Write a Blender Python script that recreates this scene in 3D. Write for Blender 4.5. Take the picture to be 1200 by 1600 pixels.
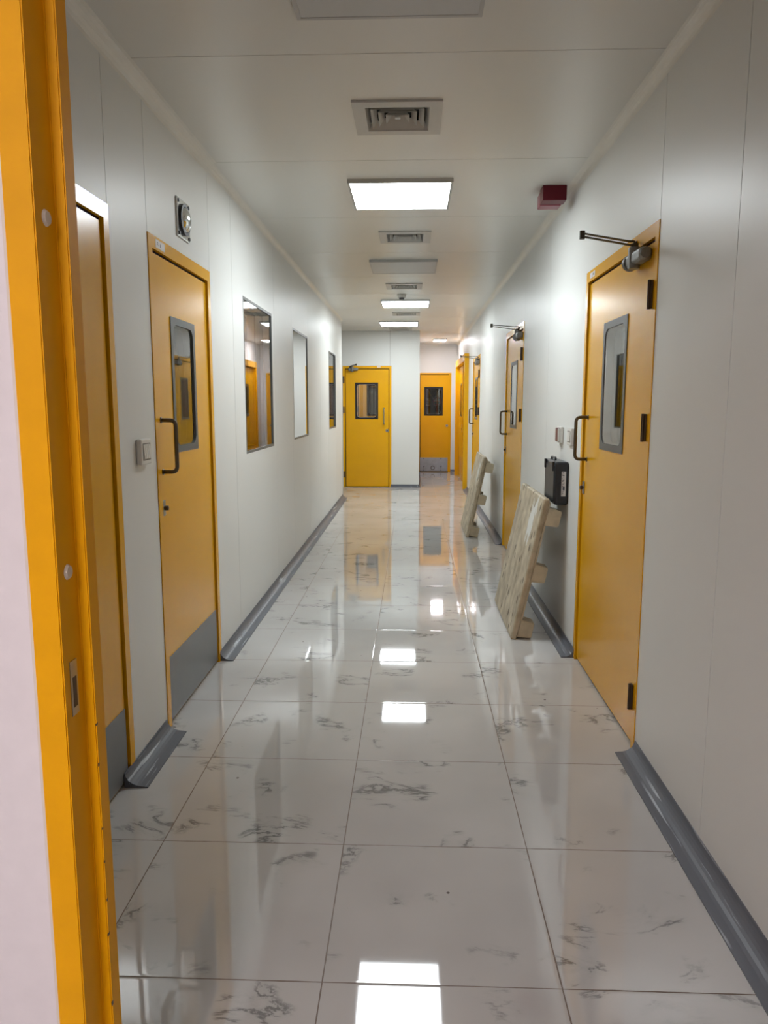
import bpy, bmesh, math, random
from mathutils import Vector, Matrix
random.seed(7)
for o in list(bpy.data.objects): bpy.data.objects.remove(o)
S = bpy.context.scene
COL = S.collection
PI = math.pi

# ---------------------------------------------------------------- camera
F_PX, VPX, VPY, EYE = 1170.0, 45.0, 168.0, 1.45
fy = Vector((VPX, VPY, F_PX)).normalized()          # corridor direction, in (right, up, forward)
fz = Vector((0, F_PX, -VPY)).normalized()
fx = fy.cross(fz)
if fx.x < 0: fx = -fx
right = Vector((fx.x, fy.x, fz.x)); up = Vector((fx.y, fy.y, fz.y)); fwd = Vector((fx.z, fy.z, fz.z))
cd = bpy.data.cameras.new('camera'); cam = bpy.data.objects.new('camera', cd); COL.objects.link(cam)
cam.matrix_world = Matrix(((right.x, up.x, -fwd.x, 0), (right.y, up.y, -fwd.y, 0), (right.z, up.z, -fwd.z, EYE), (0, 0, 0, 1)))
cd.sensor_fit = 'HORIZONTAL'; cd.sensor_width = 36; cd.lens = 36 * F_PX / 1200; cd.clip_start = .02
S.camera = cam

# ---------------------------------------------------------------- world, exposure, light levels
w = bpy.data.worlds.new('world'); S.world = w; w.use_nodes = True
w.node_tree.nodes['Background'].inputs[0].default_value = (.8, .8, .8, 1)
w.node_tree.nodes['Background'].inputs[1].default_value = .02
S.view_settings.view_transform = 'Standard'; S.view_settings.look = 'None'
S.view_settings.gamma = 1; S.view_settings.use_curve_mapping = False
S.view_settings.exposure = 0.90
LIT = 17.0            # radiance of a lit corridor panel
LIT_FAR = 33.0
LIT_NEAR = 34.0

# ---------------------------------------------------------------- materials
def new_mat(name):
    m = bpy.data.materials.new(name); m.use_nodes = True
    return m, m.node_tree, m.node_tree.nodes['Principled BSDF']
def mat(name, col, rough=.5, metal=0, spec=.5, coat=0, noise=0, scale=40, bump=0, stretch=(1, 1, 1), rough_var=0):
    m, t, b = new_mat(name)
    b.inputs['Base Color'].default_value = (*col, 1); b.inputs['Roughness'].default_value = rough
    b.inputs['Metallic'].default_value = metal; b.inputs['Specular IOR Level'].default_value = spec
    b.inputs['Coat Weight'].default_value = coat
    if noise or bump or rough_var:
        tc = t.nodes.new('ShaderNodeTexCoord'); mp = t.nodes.new('ShaderNodeMapping'); mp.inputs['Scale'].default_value = stretch
        n = t.nodes.new('ShaderNodeTexNoise'); n.inputs['Scale'].default_value = scale; n.inputs['Detail'].default_value = 4
        t.links.new(tc.outputs['Object'], mp.inputs[0]); t.links.new(mp.outputs[0], n.inputs['Vector'])
        if noise:
            r = t.nodes.new('ShaderNodeValToRGB')
            r.color_ramp.elements[0].position = .3; r.color_ramp.elements[1].position = .7
            r.color_ramp.elements[0].color = (*[c * (1 - noise) for c in col], 1)
            r.color_ramp.elements[1].color = (*[min(1, c * (1 + noise)) for c in col], 1)
            t.links.new(n.outputs[0], r.inputs[0]); t.links.new(r.outputs[0], b.inputs['Base Color'])
        if bump:
            bp = t.nodes.new('ShaderNodeBump'); bp.inputs['Strength'].default_value = 1; bp.inputs['Distance'].default_value = bump
            t.links.new(n.outputs[0], bp.inputs['Height']); t.links.new(bp.outputs[0], b.inputs['Normal'])
        if rough_var:
            mr = t.nodes.new('ShaderNodeMapRange'); mr.inputs['To Min'].default_value = rough - rough_var; mr.inputs['To Max'].default_value = rough + rough_var
            t.links.new(n.outputs[0], mr.inputs[0]); t.links.new(mr.outputs[0], b.inputs['Roughness'])
    return m
def emit(name, col, s):
    m, t, b = new_mat(name)
    b.inputs['Base Color'].default_value = (.8, .8, .8, 1)
    b.inputs['Emission Color'].default_value = (*col, 1); b.inputs['Emission Strength'].default_value = s
    return m

M = {}
M['wall'] = mat('satin_white_panel', (.75, .755, .73), .38, spec=.22, bump=.0006, scale=1.6, stretch=(1, 1, .25))
M['ceiling'] = mat('satin_white_ceiling', (.74, .73, .685), .30, spec=.42, bump=.0004, scale=1.5)
M['groove'] = mat('panel_joint', (.30, .28, .25), .6)
M['cove'] = mat('cream_coving', (.80, .78, .72), .35, noise=.03, scale=8)
M['plain'] = mat('painted_room_wall', (.60, .57, .54), .45, noise=.03, scale=3)
M['near_wall'] = mat('white_painted_panel', (.78, .75, .78), .35, noise=.02, scale=25)
M['yellow'] = mat('yellow_powder_coat', (.80, .40, .0), .24, noise=.03, scale=3, bump=.0003)
M['yellow_near'] = mat('orange_yellow_powder_coat', (.86, .41, .0), .5, spec=.22, noise=.05, scale=9)
M['seal'] = mat('dark_door_seal', (.02, .006, .004), .7, spec=.2)
M['gasket'] = mat('grey_gasket', (.11, .115, .11), .4, noise=.06)
M['gasket_black'] = mat('black_gasket', (.018, .012, .012), .35)
M['bead'] = mat('pale_glazing_bead', (.55, .57, .55), .35)
M['grey'] = mat('grey_cove_vinyl', (.125, .13, .15), .36, noise=.05, scale=5, rough_var=.10)
M['kick'] = mat('grey_kick_plate', (.19, .20, .205), .38, noise=.06, scale=12, rough_var=.05)
M['kick_pale'] = mat('pale_grey_kick_plate', (.36, .39, .43), .35, noise=.12, scale=9)
M['handle'] = mat('dark_bronze_metal', (.12, .10, .07), .3, metal=.6, noise=.1)
M['handle_steel'] = mat('brushed_steel', (.45, .44, .40), .3, metal=1, noise=.05)
M['hinge'] = mat('dark_hinge_metal', (.07, .045, .025), .4, metal=.5)
M['closer'] = mat('grey_cast_closer', (.20, .20, .19), .42, metal=.3, noise=.12, scale=60)
M['arm'] = mat('dark_closer_arm', (.075, .065, .045), .4, metal=.5)
M['white_plastic'] = mat('white_plastic', (.72, .70, .66), .35, noise=.02)
M['cap'] = mat('cream_plastic_cap', (.72, .66, .58), .4)
M['rocker'] = mat('grey_switch_gap', (.22, .20, .17), .5)
M['paper'] = mat('white_paper_sticker', (.72, .70, .68), .6, noise=.04)
M['ink'] = mat('dark_ink', (.04, .04, .06), .6)
M['metal_vent'] = mat('light_grey_vent_metal', (.52, .51, .48), .38, noise=.02)
M['vent_dark'] = mat('vent_duct_dark', (.02, .02, .02), .8)
M['lamp_frame'] = mat('lamp_frame_grey', (.50, .50, .49), .4)
M['diff_off'] = mat('unlit_diffuser', (.56, .57, .57), .4, noise=.01)
M['chrome'] = mat('polished_metal', (.75, .77, .78), .12, metal=1, noise=.03)
M['screw'] = mat('dark_screw', (.02, .02, .025), .4)
M['red'] = mat('dark_red_plastic', (.12, .004, .014), .35, spec=.3)
M['red_lens'] = mat('pinkish_red_lens', (.30, .07, .10), .3)
M['red_bright'] = mat('deep_red_plastic', (.10, .004, .01), .3, spec=.3)
M['pallet_side'] = mat('beige_pallet_plastic', (.54, .46, .32), .5, noise=.16, scale=14, bump=.002)
M['case'] = mat('black_case_plastic', (.012, .014, .018), .32, noise=.2, scale=50)
M['case_trim'] = mat('charcoal_case_trim', (.016, .018, .024), .36, spec=.35)
M['box_red'] = mat('red_valve_paint', (.45, .02, .03), .4)
M['steel_dark'] = mat('dark_machine_grey', (.06, .065, .07), .4, noise=.1)
M['machine_white'] = mat('machine_white', (.62, .64, .62), .4)
M['lamp'] = emit('lit_diffuser', (.90, .97, 1.0), LIT)
M['lamp_far'] = emit('lit_diffuser_far', (.98, .93, 1.0), LIT_FAR)
M['lamp_near'] = emit('lit_diffuser_pink', (1.0, .88, .90), LIT_NEAR)

def glass_mat(name, tint):
    m = bpy.data.materials.new(name); m.use_nodes = True; t = m.node_tree; t.nodes.clear()
    out = t.nodes.new('ShaderNodeOutputMaterial'); mix = t.nodes.new('ShaderNodeMixShader')
    tr = t.nodes.new('ShaderNodeBsdfTransparent'); tr.inputs[0].default_value = (*tint, 1)
    gl = t.nodes.new('ShaderNodeBsdfGlossy'); gl.inputs['Roughness'].default_value = .01
    fr = t.nodes.new('ShaderNodeFresnel'); fr.inputs[0].default_value = 1.65
    a = t.nodes.new('ShaderNodeMath'); a.operation = 'MULTIPLY'; a.inputs[1].default_value = 2      # both faces of the pane: 2R/(1+R)
    b = t.nodes.new('ShaderNodeMath'); b.operation = 'ADD'; b.inputs[1].default_value = 1
    d = t.nodes.new('ShaderNodeMath'); d.operation = 'DIVIDE'
    L = t.links.new
    L(fr.outputs[0], a.inputs[0]); L(fr.outputs[0], b.inputs[0]); L(a.outputs[0], d.inputs[0]); L(b.outputs[0], d.inputs[1])
    L(d.outputs[0], mix.inputs[0]); L(tr.outputs[0], mix.inputs[1]); L(gl.outputs[0], mix.inputs[2]); L(mix.outputs[0], out.inputs[0])
    return m
M['glass'] = glass_mat('clear_glass', (.92, .94, .93))

def floor_material():
    m, t, b = new_mat('polished_marble_tile'); N = t.nodes.new; L = t.links.new
    def math_(op, a, c=None, clamp=False):
        n = N('ShaderNodeMath'); n.operation = op; n.use_clamp = clamp
        for i, v in enumerate((a, c)):
            if v is None: continue
            if isinstance(v, (int, float)): n.inputs[i].default_value = v
            else: L(v, n.inputs[i])
        return n.outputs[0]
    def mr(v, a, c, x=0, y=1, mode='SMOOTHSTEP'):
        n = N('ShaderNodeMapRange'); n.interpolation_type = mode; L(v, n.inputs[0])
        n.inputs[1].default_value = a; n.inputs[2].default_value = c; n.inputs[3].default_value = x; n.inputs[4].default_value = y
        return n.outputs[0]
    tc = N('ShaderNodeTexCoord'); sx = N('ShaderNodeSeparateXYZ'); L(tc.outputs['Object'], sx.inputs[0])
    u = math_('DIVIDE', math_('ADD', sx.outputs[0], .222), .605); v = math_('DIVIDE', math_('ADD', sx.outputs[1], -1.703), .6)
    iu = math_('FLOOR', u); iv = math_('FLOOR', v)
    du = math_('ABSOLUTE', math_('SUBTRACT', math_('FRACT', u), .5)); dv = math_('ABSOLUTE', math_('SUBTRACT', math_('FRACT', v), .5))
    edge = math_('MAXIMUM', du, dv)
    wob = N('ShaderNodeTexNoise'); wob.inputs['Scale'].default_value = 22; wob.inputs['Detail'].default_value = 5; L(tc.outputs['Object'], wob.inputs['Vector'])
    edgew = math_('ADD', edge, math_('MULTIPLY', math_('SUBTRACT', wob.outputs[0], .5), .005))
    grout = mr(edgew, .4962, .4976)
    cid = N('ShaderNodeCombineXYZ'); L(iu, cid.inputs[0]); L(iv, cid.inputs[1])
    wn = N('ShaderNodeTexWhiteNoise'); wn.noise_dimensions = '3D'; L(cid.outputs[0], wn.inputs[0])
    off = N('ShaderNodeVectorMath'); off.operation = 'SCALE'; off.inputs['Scale'].default_value = 23; L(wn.outputs['Color'], off.inputs[0])
    pos = N('ShaderNodeVectorMath'); pos.operation = 'ADD'; L(tc.outputs['Object'], pos.inputs[0]); L(off.outputs[0], pos.inputs[1])
    mp = N('ShaderNodeMapping'); mp.inputs['Rotation'].default_value = (0, 0, .6); mp.inputs['Scale'].default_value = (1.0, 2.0, 1); L(pos.outputs[0], mp.inputs[0])
    n1 = N('ShaderNodeTexNoise'); n1.inputs['Scale'].default_value = 3.0; n1.inputs['Detail'].default_value = 9; n1.inputs['Roughness'].default_value = .62; n1.inputs['Distortion'].default_value = .6
    L(mp.outputs[0], n1.inputs['Vector'])
    ridge = math_('ABSOLUTE', math_('SUBTRACT', n1.outputs[0], .5))
    n2 = N('ShaderNodeTexNoise'); n2.inputs['Scale'].default_value = 4.6; n2.inputs['Detail'].default_value = 3; L(pos.outputs[0], n2.inputs['Vector'])
    gate = mr(n2.outputs[0], .535, .66)
    vein = math_('MULTIPLY', mr(ridge, .0, .030, 1, 0), gate)
    soft = math_('MULTIPLY', mr(ridge, .0, .10, 1, 0), gate)
    n3 = N('ShaderNodeTexNoise'); n3.inputs['Scale'].default_value = 1.2; n3.inputs['Detail'].default_value = 3; L(tc.outputs['Object'], n3.inputs['Vector'])
    base = N('ShaderNodeMix'); base.data_type = 'RGBA'; base.inputs[6].default_value = (.47, .46, .45, 1); base.inputs[7].default_value = (.56, .555, .545, 1); L(mr(n3.outputs[0], .3, .7), base.inputs[0])
    c1 = N('ShaderNodeMix'); c1.data_type = 'RGBA'; c1.inputs[7].default_value = (.40, .40, .39, 1); L(base.outputs[2], c1.inputs[6]); L(math_('MULTIPLY', soft, .55), c1.inputs[0])
    c2 = N('ShaderNodeMix'); c2.data_type = 'RGBA'; c2.inputs[7].default_value = (.17, .17, .17, 1); L(c1.outputs[2], c2.inputs[6]); L(math_('MULTIPLY', vein, .9), c2.inputs[0])
    # small specks of dirt
    vo = N('ShaderNodeTexVoronoi'); vo.inputs['Scale'].default_value = 7.5; L(tc.outputs['Object'], vo.inputs['Vector'])
    wn2 = N('ShaderNodeSeparateColor'); L(vo.outputs['Color'], wn2.inputs[0])
    rad = math_('MULTIPLY', mr(wn2.outputs[0], .45, 1, 0, 1, 'LINEAR'), .052)
    speck = math_('LESS_THAN', vo.outputs['Distance'], rad)
    c3 = N('ShaderNodeMix'); c3.data_type = 'RGBA'; c3.inputs[7].default_value = (.09, .07, .06, 1); L(c2.outputs[2], c3.inputs[6]); L(math_('MULTIPLY', speck, .85), c3.inputs[0])
    c4 = N('ShaderNodeMix'); c4.data_type = 'RGBA'; c4.inputs[7].default_value = (.13, .085, .06, 1); L(c3.outputs[2], c4.inputs[6]); L(grout, c4.inputs[0])
    L(c4.outputs[2], b.inputs['Base Color'])
    L(math_('ADD', math_('MULTIPLY', grout, .5), .035), b.inputs['Roughness'])
    b.inputs['Specular IOR Level'].default_value = .75
    # every tile lies at its own very slight tilt
    geo = N('ShaderNodeNewGeometry')
    sub = N('ShaderNodeVectorMath'); sub.operation = 'SUBTRACT'; L(wn.outputs['Color'], sub.inputs[0]); sub.inputs[1].default_value = (.5, .5, .5)
    mul = N('ShaderNodeVectorMath'); mul.operation = 'MULTIPLY'; L(sub.outputs[0], mul.inputs[0]); mul.inputs[1].default_value = (.0035, .006, 0)
    n4 = N('ShaderNodeTexNoise'); n4.inputs['Scale'].default_value = 5; n4.inputs['Detail'].default_value = 1; L(tc.outputs['Object'], n4.inputs['Vector'])
    sub2 = N('ShaderNodeVectorMath'); sub2.operation = 'SUBTRACT'; L(n4.outputs['Color'], sub2.inputs[0]); sub2.inputs[1].default_value = (.5, .5, .5)
    mul2 = N('ShaderNodeVectorMath'); mul2.operation = 'MULTIPLY'; L(sub2.outputs[0], mul2.inputs[0]); mul2.inputs[1].default_value = (0, 0, 0)
    # rounded tile edges
    def cushion(fr, dd):
        sg = math_('SIGN', math_('SUBTRACT', math_('FRACT', fr), .5)); return math_('MULTIPLY', sg, mr(dd, .480, .4985, 0, .035))
    cv = N('ShaderNodeCombineXYZ'); L(cushion(u, du), cv.inputs[0]); L(cushion(v, dv), cv.inputs[1])
    adc = N('ShaderNodeVectorMath'); L(mul.outputs[0], adc.inputs[0]); L(cv.outputs[0], adc.inputs[1]); mul = adc
    ad = N('ShaderNodeVectorMath'); L(geo.outputs['Normal'], ad.inputs[0]); L(mul.outputs[0], ad.inputs[1])
    ad2 = N('ShaderNodeVectorMath'); L(ad.outputs[0], ad2.inputs[0]); L(mul2.outputs[0], ad2.inputs[1])
    no = N('ShaderNodeVectorMath'); no.operation = 'NORMALIZE'; L(ad2.outputs[0], no.inputs[0]); L(no.outputs[0], b.inputs['Normal'])
    return m
M['floor'] = floor_material()

def scuffed_grey():
    m, t, b = new_mat('grey_cove_vinyl'); N = t.nodes.new; L = t.links.new
    tc = N('ShaderNodeTexCoord'); mp = N('ShaderNodeMapping'); mp.inputs['Scale'].default_value = (60, 2.2, 40); L(tc.outputs['Object'], mp.inputs[0])
    n = N('ShaderNodeTexNoise'); n.inputs['Scale'].default_value = 1; n.inputs['Detail'].default_value = 6; L(mp.outputs[0], n.inputs['Vector'])
    g = N('ShaderNodeTexNoise'); g.inputs['Scale'].default_value = 1.3; g.inputs['Detail'].default_value = 1; L(tc.outputs['Object'], g.inputs['Vector'])
    a = N('ShaderNodeMapRange'); L(n.outputs[0], a.inputs[0]); a.inputs[1].default_value = .60; a.inputs[2].default_value = .66
    c = N('ShaderNodeMapRange'); L(g.outputs[0], c.inputs[0]); c.inputs[1].default_value = .50; c.inputs[2].default_value = .60
    k = N('ShaderNodeMath'); k.operation = 'MULTIPLY'; L(a.outputs[0], k.inputs[0]); L(c.outputs[0], k.inputs[1])
    x = N('ShaderNodeMix'); x.data_type = 'RGBA'; x.inputs[6].default_value = (.14, .15, .175, 1); x.inputs[7].default_value = (.50, .55, .60, 1); L(k.outputs[0], x.inputs[0])
    L(x.outputs[2], b.inputs['Base Color']); b.inputs['Roughness'].default_value = .36; b.inputs['Specular IOR Level'].default_value = .25
    return m
M['grey'] = scuffed_grey()
def pallet_material(name, scuffs):
    m, t, b = new_mat(name); N = t.nodes.new; L = t.links.new
    tc = N('ShaderNodeTexCoord')
    n = N('ShaderNodeTexNoise'); n.inputs['Scale'].default_value = 9; n.inputs['Detail'].default_value = 6; L(tc.outputs['Object'], n.inputs['Vector'])
    r = N('ShaderNodeValToRGB'); r.color_ramp.elements[0].position = .32; r.color_ramp.elements[1].position = .68
    r.color_ramp.elements[0].color = (.33, .265, .175, 1); r.color_ramp.elements[1].color = (.60, .52, .38, 1); L(n.outputs[0], r.inputs[0])
    mpv = N('ShaderNodeMapping'); mpv.inputs['Scale'].default_value = (1, 15, 11); L(tc.outputs['Object'], mpv.inputs[0])
    vo = N('ShaderNodeTexVoronoi'); vo.inputs['Scale'].default_value = 1; L(mpv.outputs[0], vo.inputs['Vector'])
    sc = N('ShaderNodeSeparateColor'); L(vo.outputs['Color'], sc.inputs[0])
    rd = N('ShaderNodeMapRange'); L(sc.outputs[0], rd.inputs[0]); rd.inputs[1].default_value = .35; rd.inputs[3].default_value = .02; rd.inputs[4].default_value = .30
    df = N('ShaderNodeMath'); df.operation = 'SUBTRACT'; L(vo.outputs['Distance'], df.inputs[0]); L(rd.outputs[0], df.inputs[1])
    mr_ = N('ShaderNodeMapRange'); L(df.outputs[0], mr_.inputs[0]); mr_.inputs[1].default_value = -.08; mr_.inputs[2].default_value = .08
    mx = N('ShaderNodeMix'); mx.data_type = 'RGBA'; L(mr_.outputs[0], mx.inputs[0]); mx.inputs[6].default_value = (.13, .095, .055, 1); L(r.outputs[0], mx.inputs[7])
    mp = N('ShaderNodeMapping'); mp.inputs['Scale'].default_value = (7, 7, 2.2); L(tc.outputs['Object'], mp.inputs[0])
    n2 = N('ShaderNodeTexNoise'); n2.inputs['Scale'].default_value = 3; n2.inputs['Detail'].default_value = 5; L(mp.outputs[0], n2.inputs['Vector'])
    # worn pale patch around one spot of the deck
    vd = N('ShaderNodeVectorMath'); vd.operation = 'SUBTRACT'; L(tc.outputs['Object'], vd.inputs[0]); vd.inputs[1].default_value = scuffs
    vs = N('ShaderNodeVectorMath'); vs.operation = 'MULTIPLY'; L(vd.outputs[0], vs.inputs[0]); vs.inputs[1].default_value = (0, 3.2, 1.9)
    ln = N('ShaderNodeVectorMath'); ln.operation = 'LENGTH'; L(vs.outputs[0], ln.inputs[0])
    a = N('ShaderNodeMath'); a.operation = 'SUBTRACT'; L(n2.outputs[0], a.inputs[0]); L(ln.outputs['Value'], a.inputs[1])
    m2 = N('ShaderNodeMapRange'); L(a.outputs[0], m2.inputs[0]); m2.inputs[1].default_value = .22; m2.inputs[2].default_value = .25
    mx2 = N('ShaderNodeMix'); mx2.data_type = 'RGBA'; L(m2.outputs[0], mx2.inputs[0]); L(mx.outputs[2], mx2.inputs[6]); mx2.inputs[7].default_value = (.68, .68, .64, 1)
    L(mx2.outputs[2], b.inputs['Base Color']); b.inputs['Roughness'].default_value = .5
    bp = N('ShaderNodeBump'); bp.inputs['Distance'].default_value = .003; bp.inputs['Strength'].default_value = .7; L(mr_.outputs[0], bp.inputs['Height']); L(bp.outputs[0], b.inputs['Normal'])
    return m
M['pallet'] = pallet_material('dirty_beige_pallet_plastic', (0, .24, .73))

# ---------------------------------------------------------------- mesh helpers
def obj(name, bm, m, parent=None, smooth=False, loc=None):
    me = bpy.data.meshes.new(name); bmesh.ops.recalc_face_normals(bm, faces=bm.faces); bm.to_mesh(me); bm.free()
    for k in (m if isinstance(m, (list, tuple)) else [m]): me.materials.append(k)
    if smooth:
        for p in me.polygons: p.use_smooth = True
    o = bpy.data.objects.new(name, me); COL.objects.link(o)
    if parent: o.parent = parent
    if loc: o.location = loc
    return o
def tag(o, label=None, cat=None, group=None, kind=None):
    if label: o['label'] = label
    if cat: o['category'] = cat
    if group: o['group'] = group
    if kind: o['kind'] = kind
    return o
def empty(name, loc=(0, 0, 0), rz=0):
    o = bpy.data.objects.new(name, None); COL.objects.link(o); o.location = loc; o.rotation_euler = (0, 0, rz); o.empty_display_size = .1
    return o
def box(bm, a, b, bevel=0, seg=2, mi=0):
    x0, y0, z0 = [min(a[i], b[i]) for i in range(3)]; x1, y1, z1 = [max(a[i], b[i]) for i in range(3)]
    vs = [bm.verts.new(p) for p in ((x0, y0, z0), (x1, y0, z0), (x1, y1, z0), (x0, y1, z0), (x0, y0, z1), (x1, y0, z1), (x1, y1, z1), (x0, y1, z1))]
    fs = [bm.faces.new([vs[i] for i in f]) for f in ((0, 3, 2, 1), (4, 5, 6, 7), (0, 1, 5, 4), (1, 2, 6, 5), (2, 3, 7, 6), (3, 0, 4, 7))]
    for f in fs: f.material_index = mi
    if bevel:
        es = list({e for f in fs for e in f.edges})
        bmesh.ops.bevel(bm, geom=es, offset=bevel, segments=seg, profile=.5, affect='EDGES')
    return bm
def bx(a, b, bevel=0, seg=2):
    return box(bmesh.new(), a, b, bevel, seg)
def cyl(bm, c, r, h, axis='y', n=24, r2=None):
    """solid of revolution between c and c + h along axis"""
    r2 = r if r2 is None else r2
    ax = {'x': Vector((1, 0, 0)), 'y': Vector((0, 1, 0)), 'z': Vector((0, 0, 1))}[axis]
    p = {'x': Vector((0, 1, 0)), 'y': Vector((1, 0, 0)), 'z': Vector((1, 0, 0))}[axis]; q = ax.cross(p); c = Vector(c)
    A = [bm.verts.new(c + p * r * math.cos(2 * PI * i / n) + q * r * math.sin(2 * PI * i / n)) for i in range(n)]
    B = [bm.verts.new(c + ax * h + p * r2 * math.cos(2 * PI * i / n) + q * r2 * math.sin(2 * PI * i / n)) for i in range(n)]
    for i in range(n): bm.faces.new((A[i], A[(i + 1) % n], B[(i + 1) % n], B[i]))
    bm.faces.new(A); bm.faces.new(B)
    return bm
def round_path(pts, r, n=6):
    pts = [Vector(p) for p in pts]; out = [pts[0]]
    for i in range(1, len(pts) - 1):
        a = (pts[i - 1] - pts[i]).normalized(); c = (pts[i + 1] - pts[i]).normalized()
        p0 = pts[i] + a * r; p2 = pts[i] + c * r
        for k in range(n + 1):
            s = k / n; out.append(p0 * (1 - s) ** 2 + pts[i] * 2 * s * (1 - s) + p2 * s * s)
    out.append(pts[-1]); return out
def tube(bm, path, r, n=12, flat=1.0):
    path = [Vector(p) for p in path]; rings = []; ref = None
    for i, p in enumerate(path):
        d = (path[min(i + 1, len(path) - 1)] - path[max(i - 1, 0)]).normalized()
        if ref is None:
            ref = d.orthogonal().normalized()
        ref = (ref - d * ref.dot(d)).normalized(); q = d.cross(ref)
        rings.append([bm.verts.new(p + ref * r * math.cos(2 * PI * k / n) + q * r * flat * math.sin(2 * PI * k / n)) for k in range(n)])
    for a, c in zip(rings, rings[1:]):
        for k in range(n): bm.faces.new((a[k], a[(k + 1) % n], c[(k + 1) % n], c[k]))
    bm.faces.new(rings[0]); bm.faces.new(rings[-1])
    return bm
def bar(bm, p, q, wdt, thk, upv=(0, 0, 1)):
    """flat bar from p to q, width wdt along upv, thickness thk"""
    p = Vector(p); q = Vector(q); d = (q - p).normalized(); uu = Vector(upv); uu = (uu - d * uu.dot(d)).normalized(); s = d.cross(uu)
    vs = [bm.verts.new(b + uu * a * wdt / 2 + s * c * thk / 2) for b in (p, q) for a, c in ((-1, -1), (1, -1), (1, 1), (-1, 1))]
    for f in ((0, 1, 2, 3), (7, 6, 5, 4), (0, 4, 5, 1), (1, 5, 6, 2), (2, 6, 7, 3), (3, 7, 4, 0)): bm.faces.new([vs[i] for i in f])
    return bm
def rrect(x0, x1, z0, z1, r, n=7):
    out = []
    for cx_, cz_, a0 in ((x1 - r, z1 - r, 0), (x0 + r, z1 - r, PI / 2), (x0 + r, z0 + r, PI), (x1 - r, z0 + r, 1.5 * PI)):
        for k in range(n + 1):
            a = a0 + PI / 2 * k / n; out.append((cx_ + r * math.cos(a), cz_ + r * math.sin(a)))
    return out
def prism(bm, poly, y0, y1):
    A = [bm.verts.new((x, y0, z)) for x, z in poly]; B = [bm.verts.new((x, y1, z)) for x, z in poly]; n = len(poly)
    for i in range(n): bm.faces.new((A[i], A[(i + 1) % n], B[(i + 1) % n], B[i]))
    bm.faces.new(A); bm.faces.new(B)
    return bm
def ring_prism(bm, outer, inner, y0, y1):
    """plate with a hole: outer and inner outlines with the same number of points"""
    n = len(outer); V = {}
    for k, (P, y) in enumerate(((outer, y0), (inner, y0), (outer, y1), (inner, y1))): V[k] = [bm.verts.new((x, y, z)) for x, z in P]
    for i in range(n):
        j = (i + 1) % n
        bm.faces.new((V[0][i], V[0][j], V[1][j], V[1][i])); bm.faces.new((V[2][i], V[2][j], V[3][j], V[3][i]))
        bm.faces.new((V[0][i], V[0][j], V[2][j], V[2][i])); bm.faces.new((V[1][i], V[1][j], V[3][j], V[3][i]))
    return bm
def panel(xr, zr, thick, holes=(), vseams=(), hseams=(), gw=.004, gd=.004, seam_blank=()):
    """a slab in local X (width) and Z (height), front face at y=0 looking to -Y, body to +Y,
    with rectangular through holes and real joint grooves"""
    xs = {xr[0], xr[1]}; zs = {zr[0], zr[1]}
    for a, b_, c, d in holes: xs |= {a, b_}; zs |= {c, d}
    for s in vseams: xs |= {s - gw / 2, s + gw / 2}
    for s in hseams: zs |= {s - gw / 2, s + gw / 2}
    xs = sorted(x for x in xs if xr[0] <= x <= xr[1]); zs = sorted(z for z in zs if zr[0] <= z <= zr[1])
    bm = bmesh.new(); V = {}
    def v(x, y, z):
        k = (round(x, 5), round(y, 5), round(z, 5))
        if k not in V: V[k] = bm.verts.new(k)
        return V[k]
    def depth(i, j):
        if i < 0 or j < 0 or i >= len(xs) - 1 or j >= len(zs) - 1: return None
        x = (xs[i] + xs[i + 1]) / 2; z = (zs[j] + zs[j + 1]) / 2
        for a, b_, c, d in holes:
            if a < x < b_ and c < z < d: return None
        for s in vseams:
            if abs(x - s) < gw / 2: return gd
        for s in hseams:
            if abs(z - s) < gw / 2: return gd
        return 0.0
    def quad(ps, mi=0):
        vs = [v(*p) for p in ps]
        if len(set(vs)) == 4:
            try: f = bm.faces.new(vs); f.material_index = mi
            except ValueError: pass
    for i in range(len(xs) - 1):
        for j in range(len(zs) - 1):
            d = depth(i, j)
            if d is None: continue
            x0, x1, z0, z1 = xs[i], xs[i + 1], zs[j], zs[j + 1]
            quad(((x0, d, z0), (x1, d, z0), (x1, d, z1), (x0, d, z1)), 1 if d else 0)
            quad(((x0, thick, z0), (x0, thick, z1), (x1, thick, z1), (x1, thick, z0)))
            for (di, dj, e) in ((-1, 0, ((x0, z0), (x0, z1))), (1, 0, ((x1, z0), (x1, z1))), (0, -1, ((x0, z0), (x1, z0))), (0, 1, ((x0, z1), (x1, z1)))):
                nb = depth(i + di, j + dj); far = thick if nb is None else nb
                if far > d: quad(((e[0][0], d, e[0][1]), (e[1][0], d, e[1][1]), (e[1][0], far, e[1][1]), (e[0][0], far, e[0][1])))
    return bm
def dup(root, loc=None, rz=None):
    r = root.copy(); COL.objects.link(r)
    for ch in list(root.children):
        c = ch.copy(); COL.objects.link(c); c.parent = r
        for g in list(ch.children):
            d = g.copy(); COL.objects.link(d); d.parent = c
    if loc: r.location = loc
    if rz is not None: r.rotation_euler = (0, 0, rz)
    return r

# ---------------------------------------------------------------- the setting
XL, XR, ZC, YB, YF = -1.093, .940, 2.71, 13.20, 16.25
YLE = 11.65                                          # end of the left wall, where a side passage opens
LEFT, RIGHT = PI / 2, -PI / 2                        # a panel's front looks to +X / to -X
VZ0, VZ1 = 1.228, 1.845                              # vision panel heights

def structure(name, bm, m, label, loc=(0, 0, 0), rz=0):
    o = obj(name, bm, m); o.location = loc; o.rotation_euler = (0, 0, rz)
    return tag(o, label, None, None, 'structure')
structure('floor', bx((-3.7, -2.3, -.05), (3.5, 19.2, 0)), M['floor'], 'polished white marble-look floor tiles with grey veins and dark joints')

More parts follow.
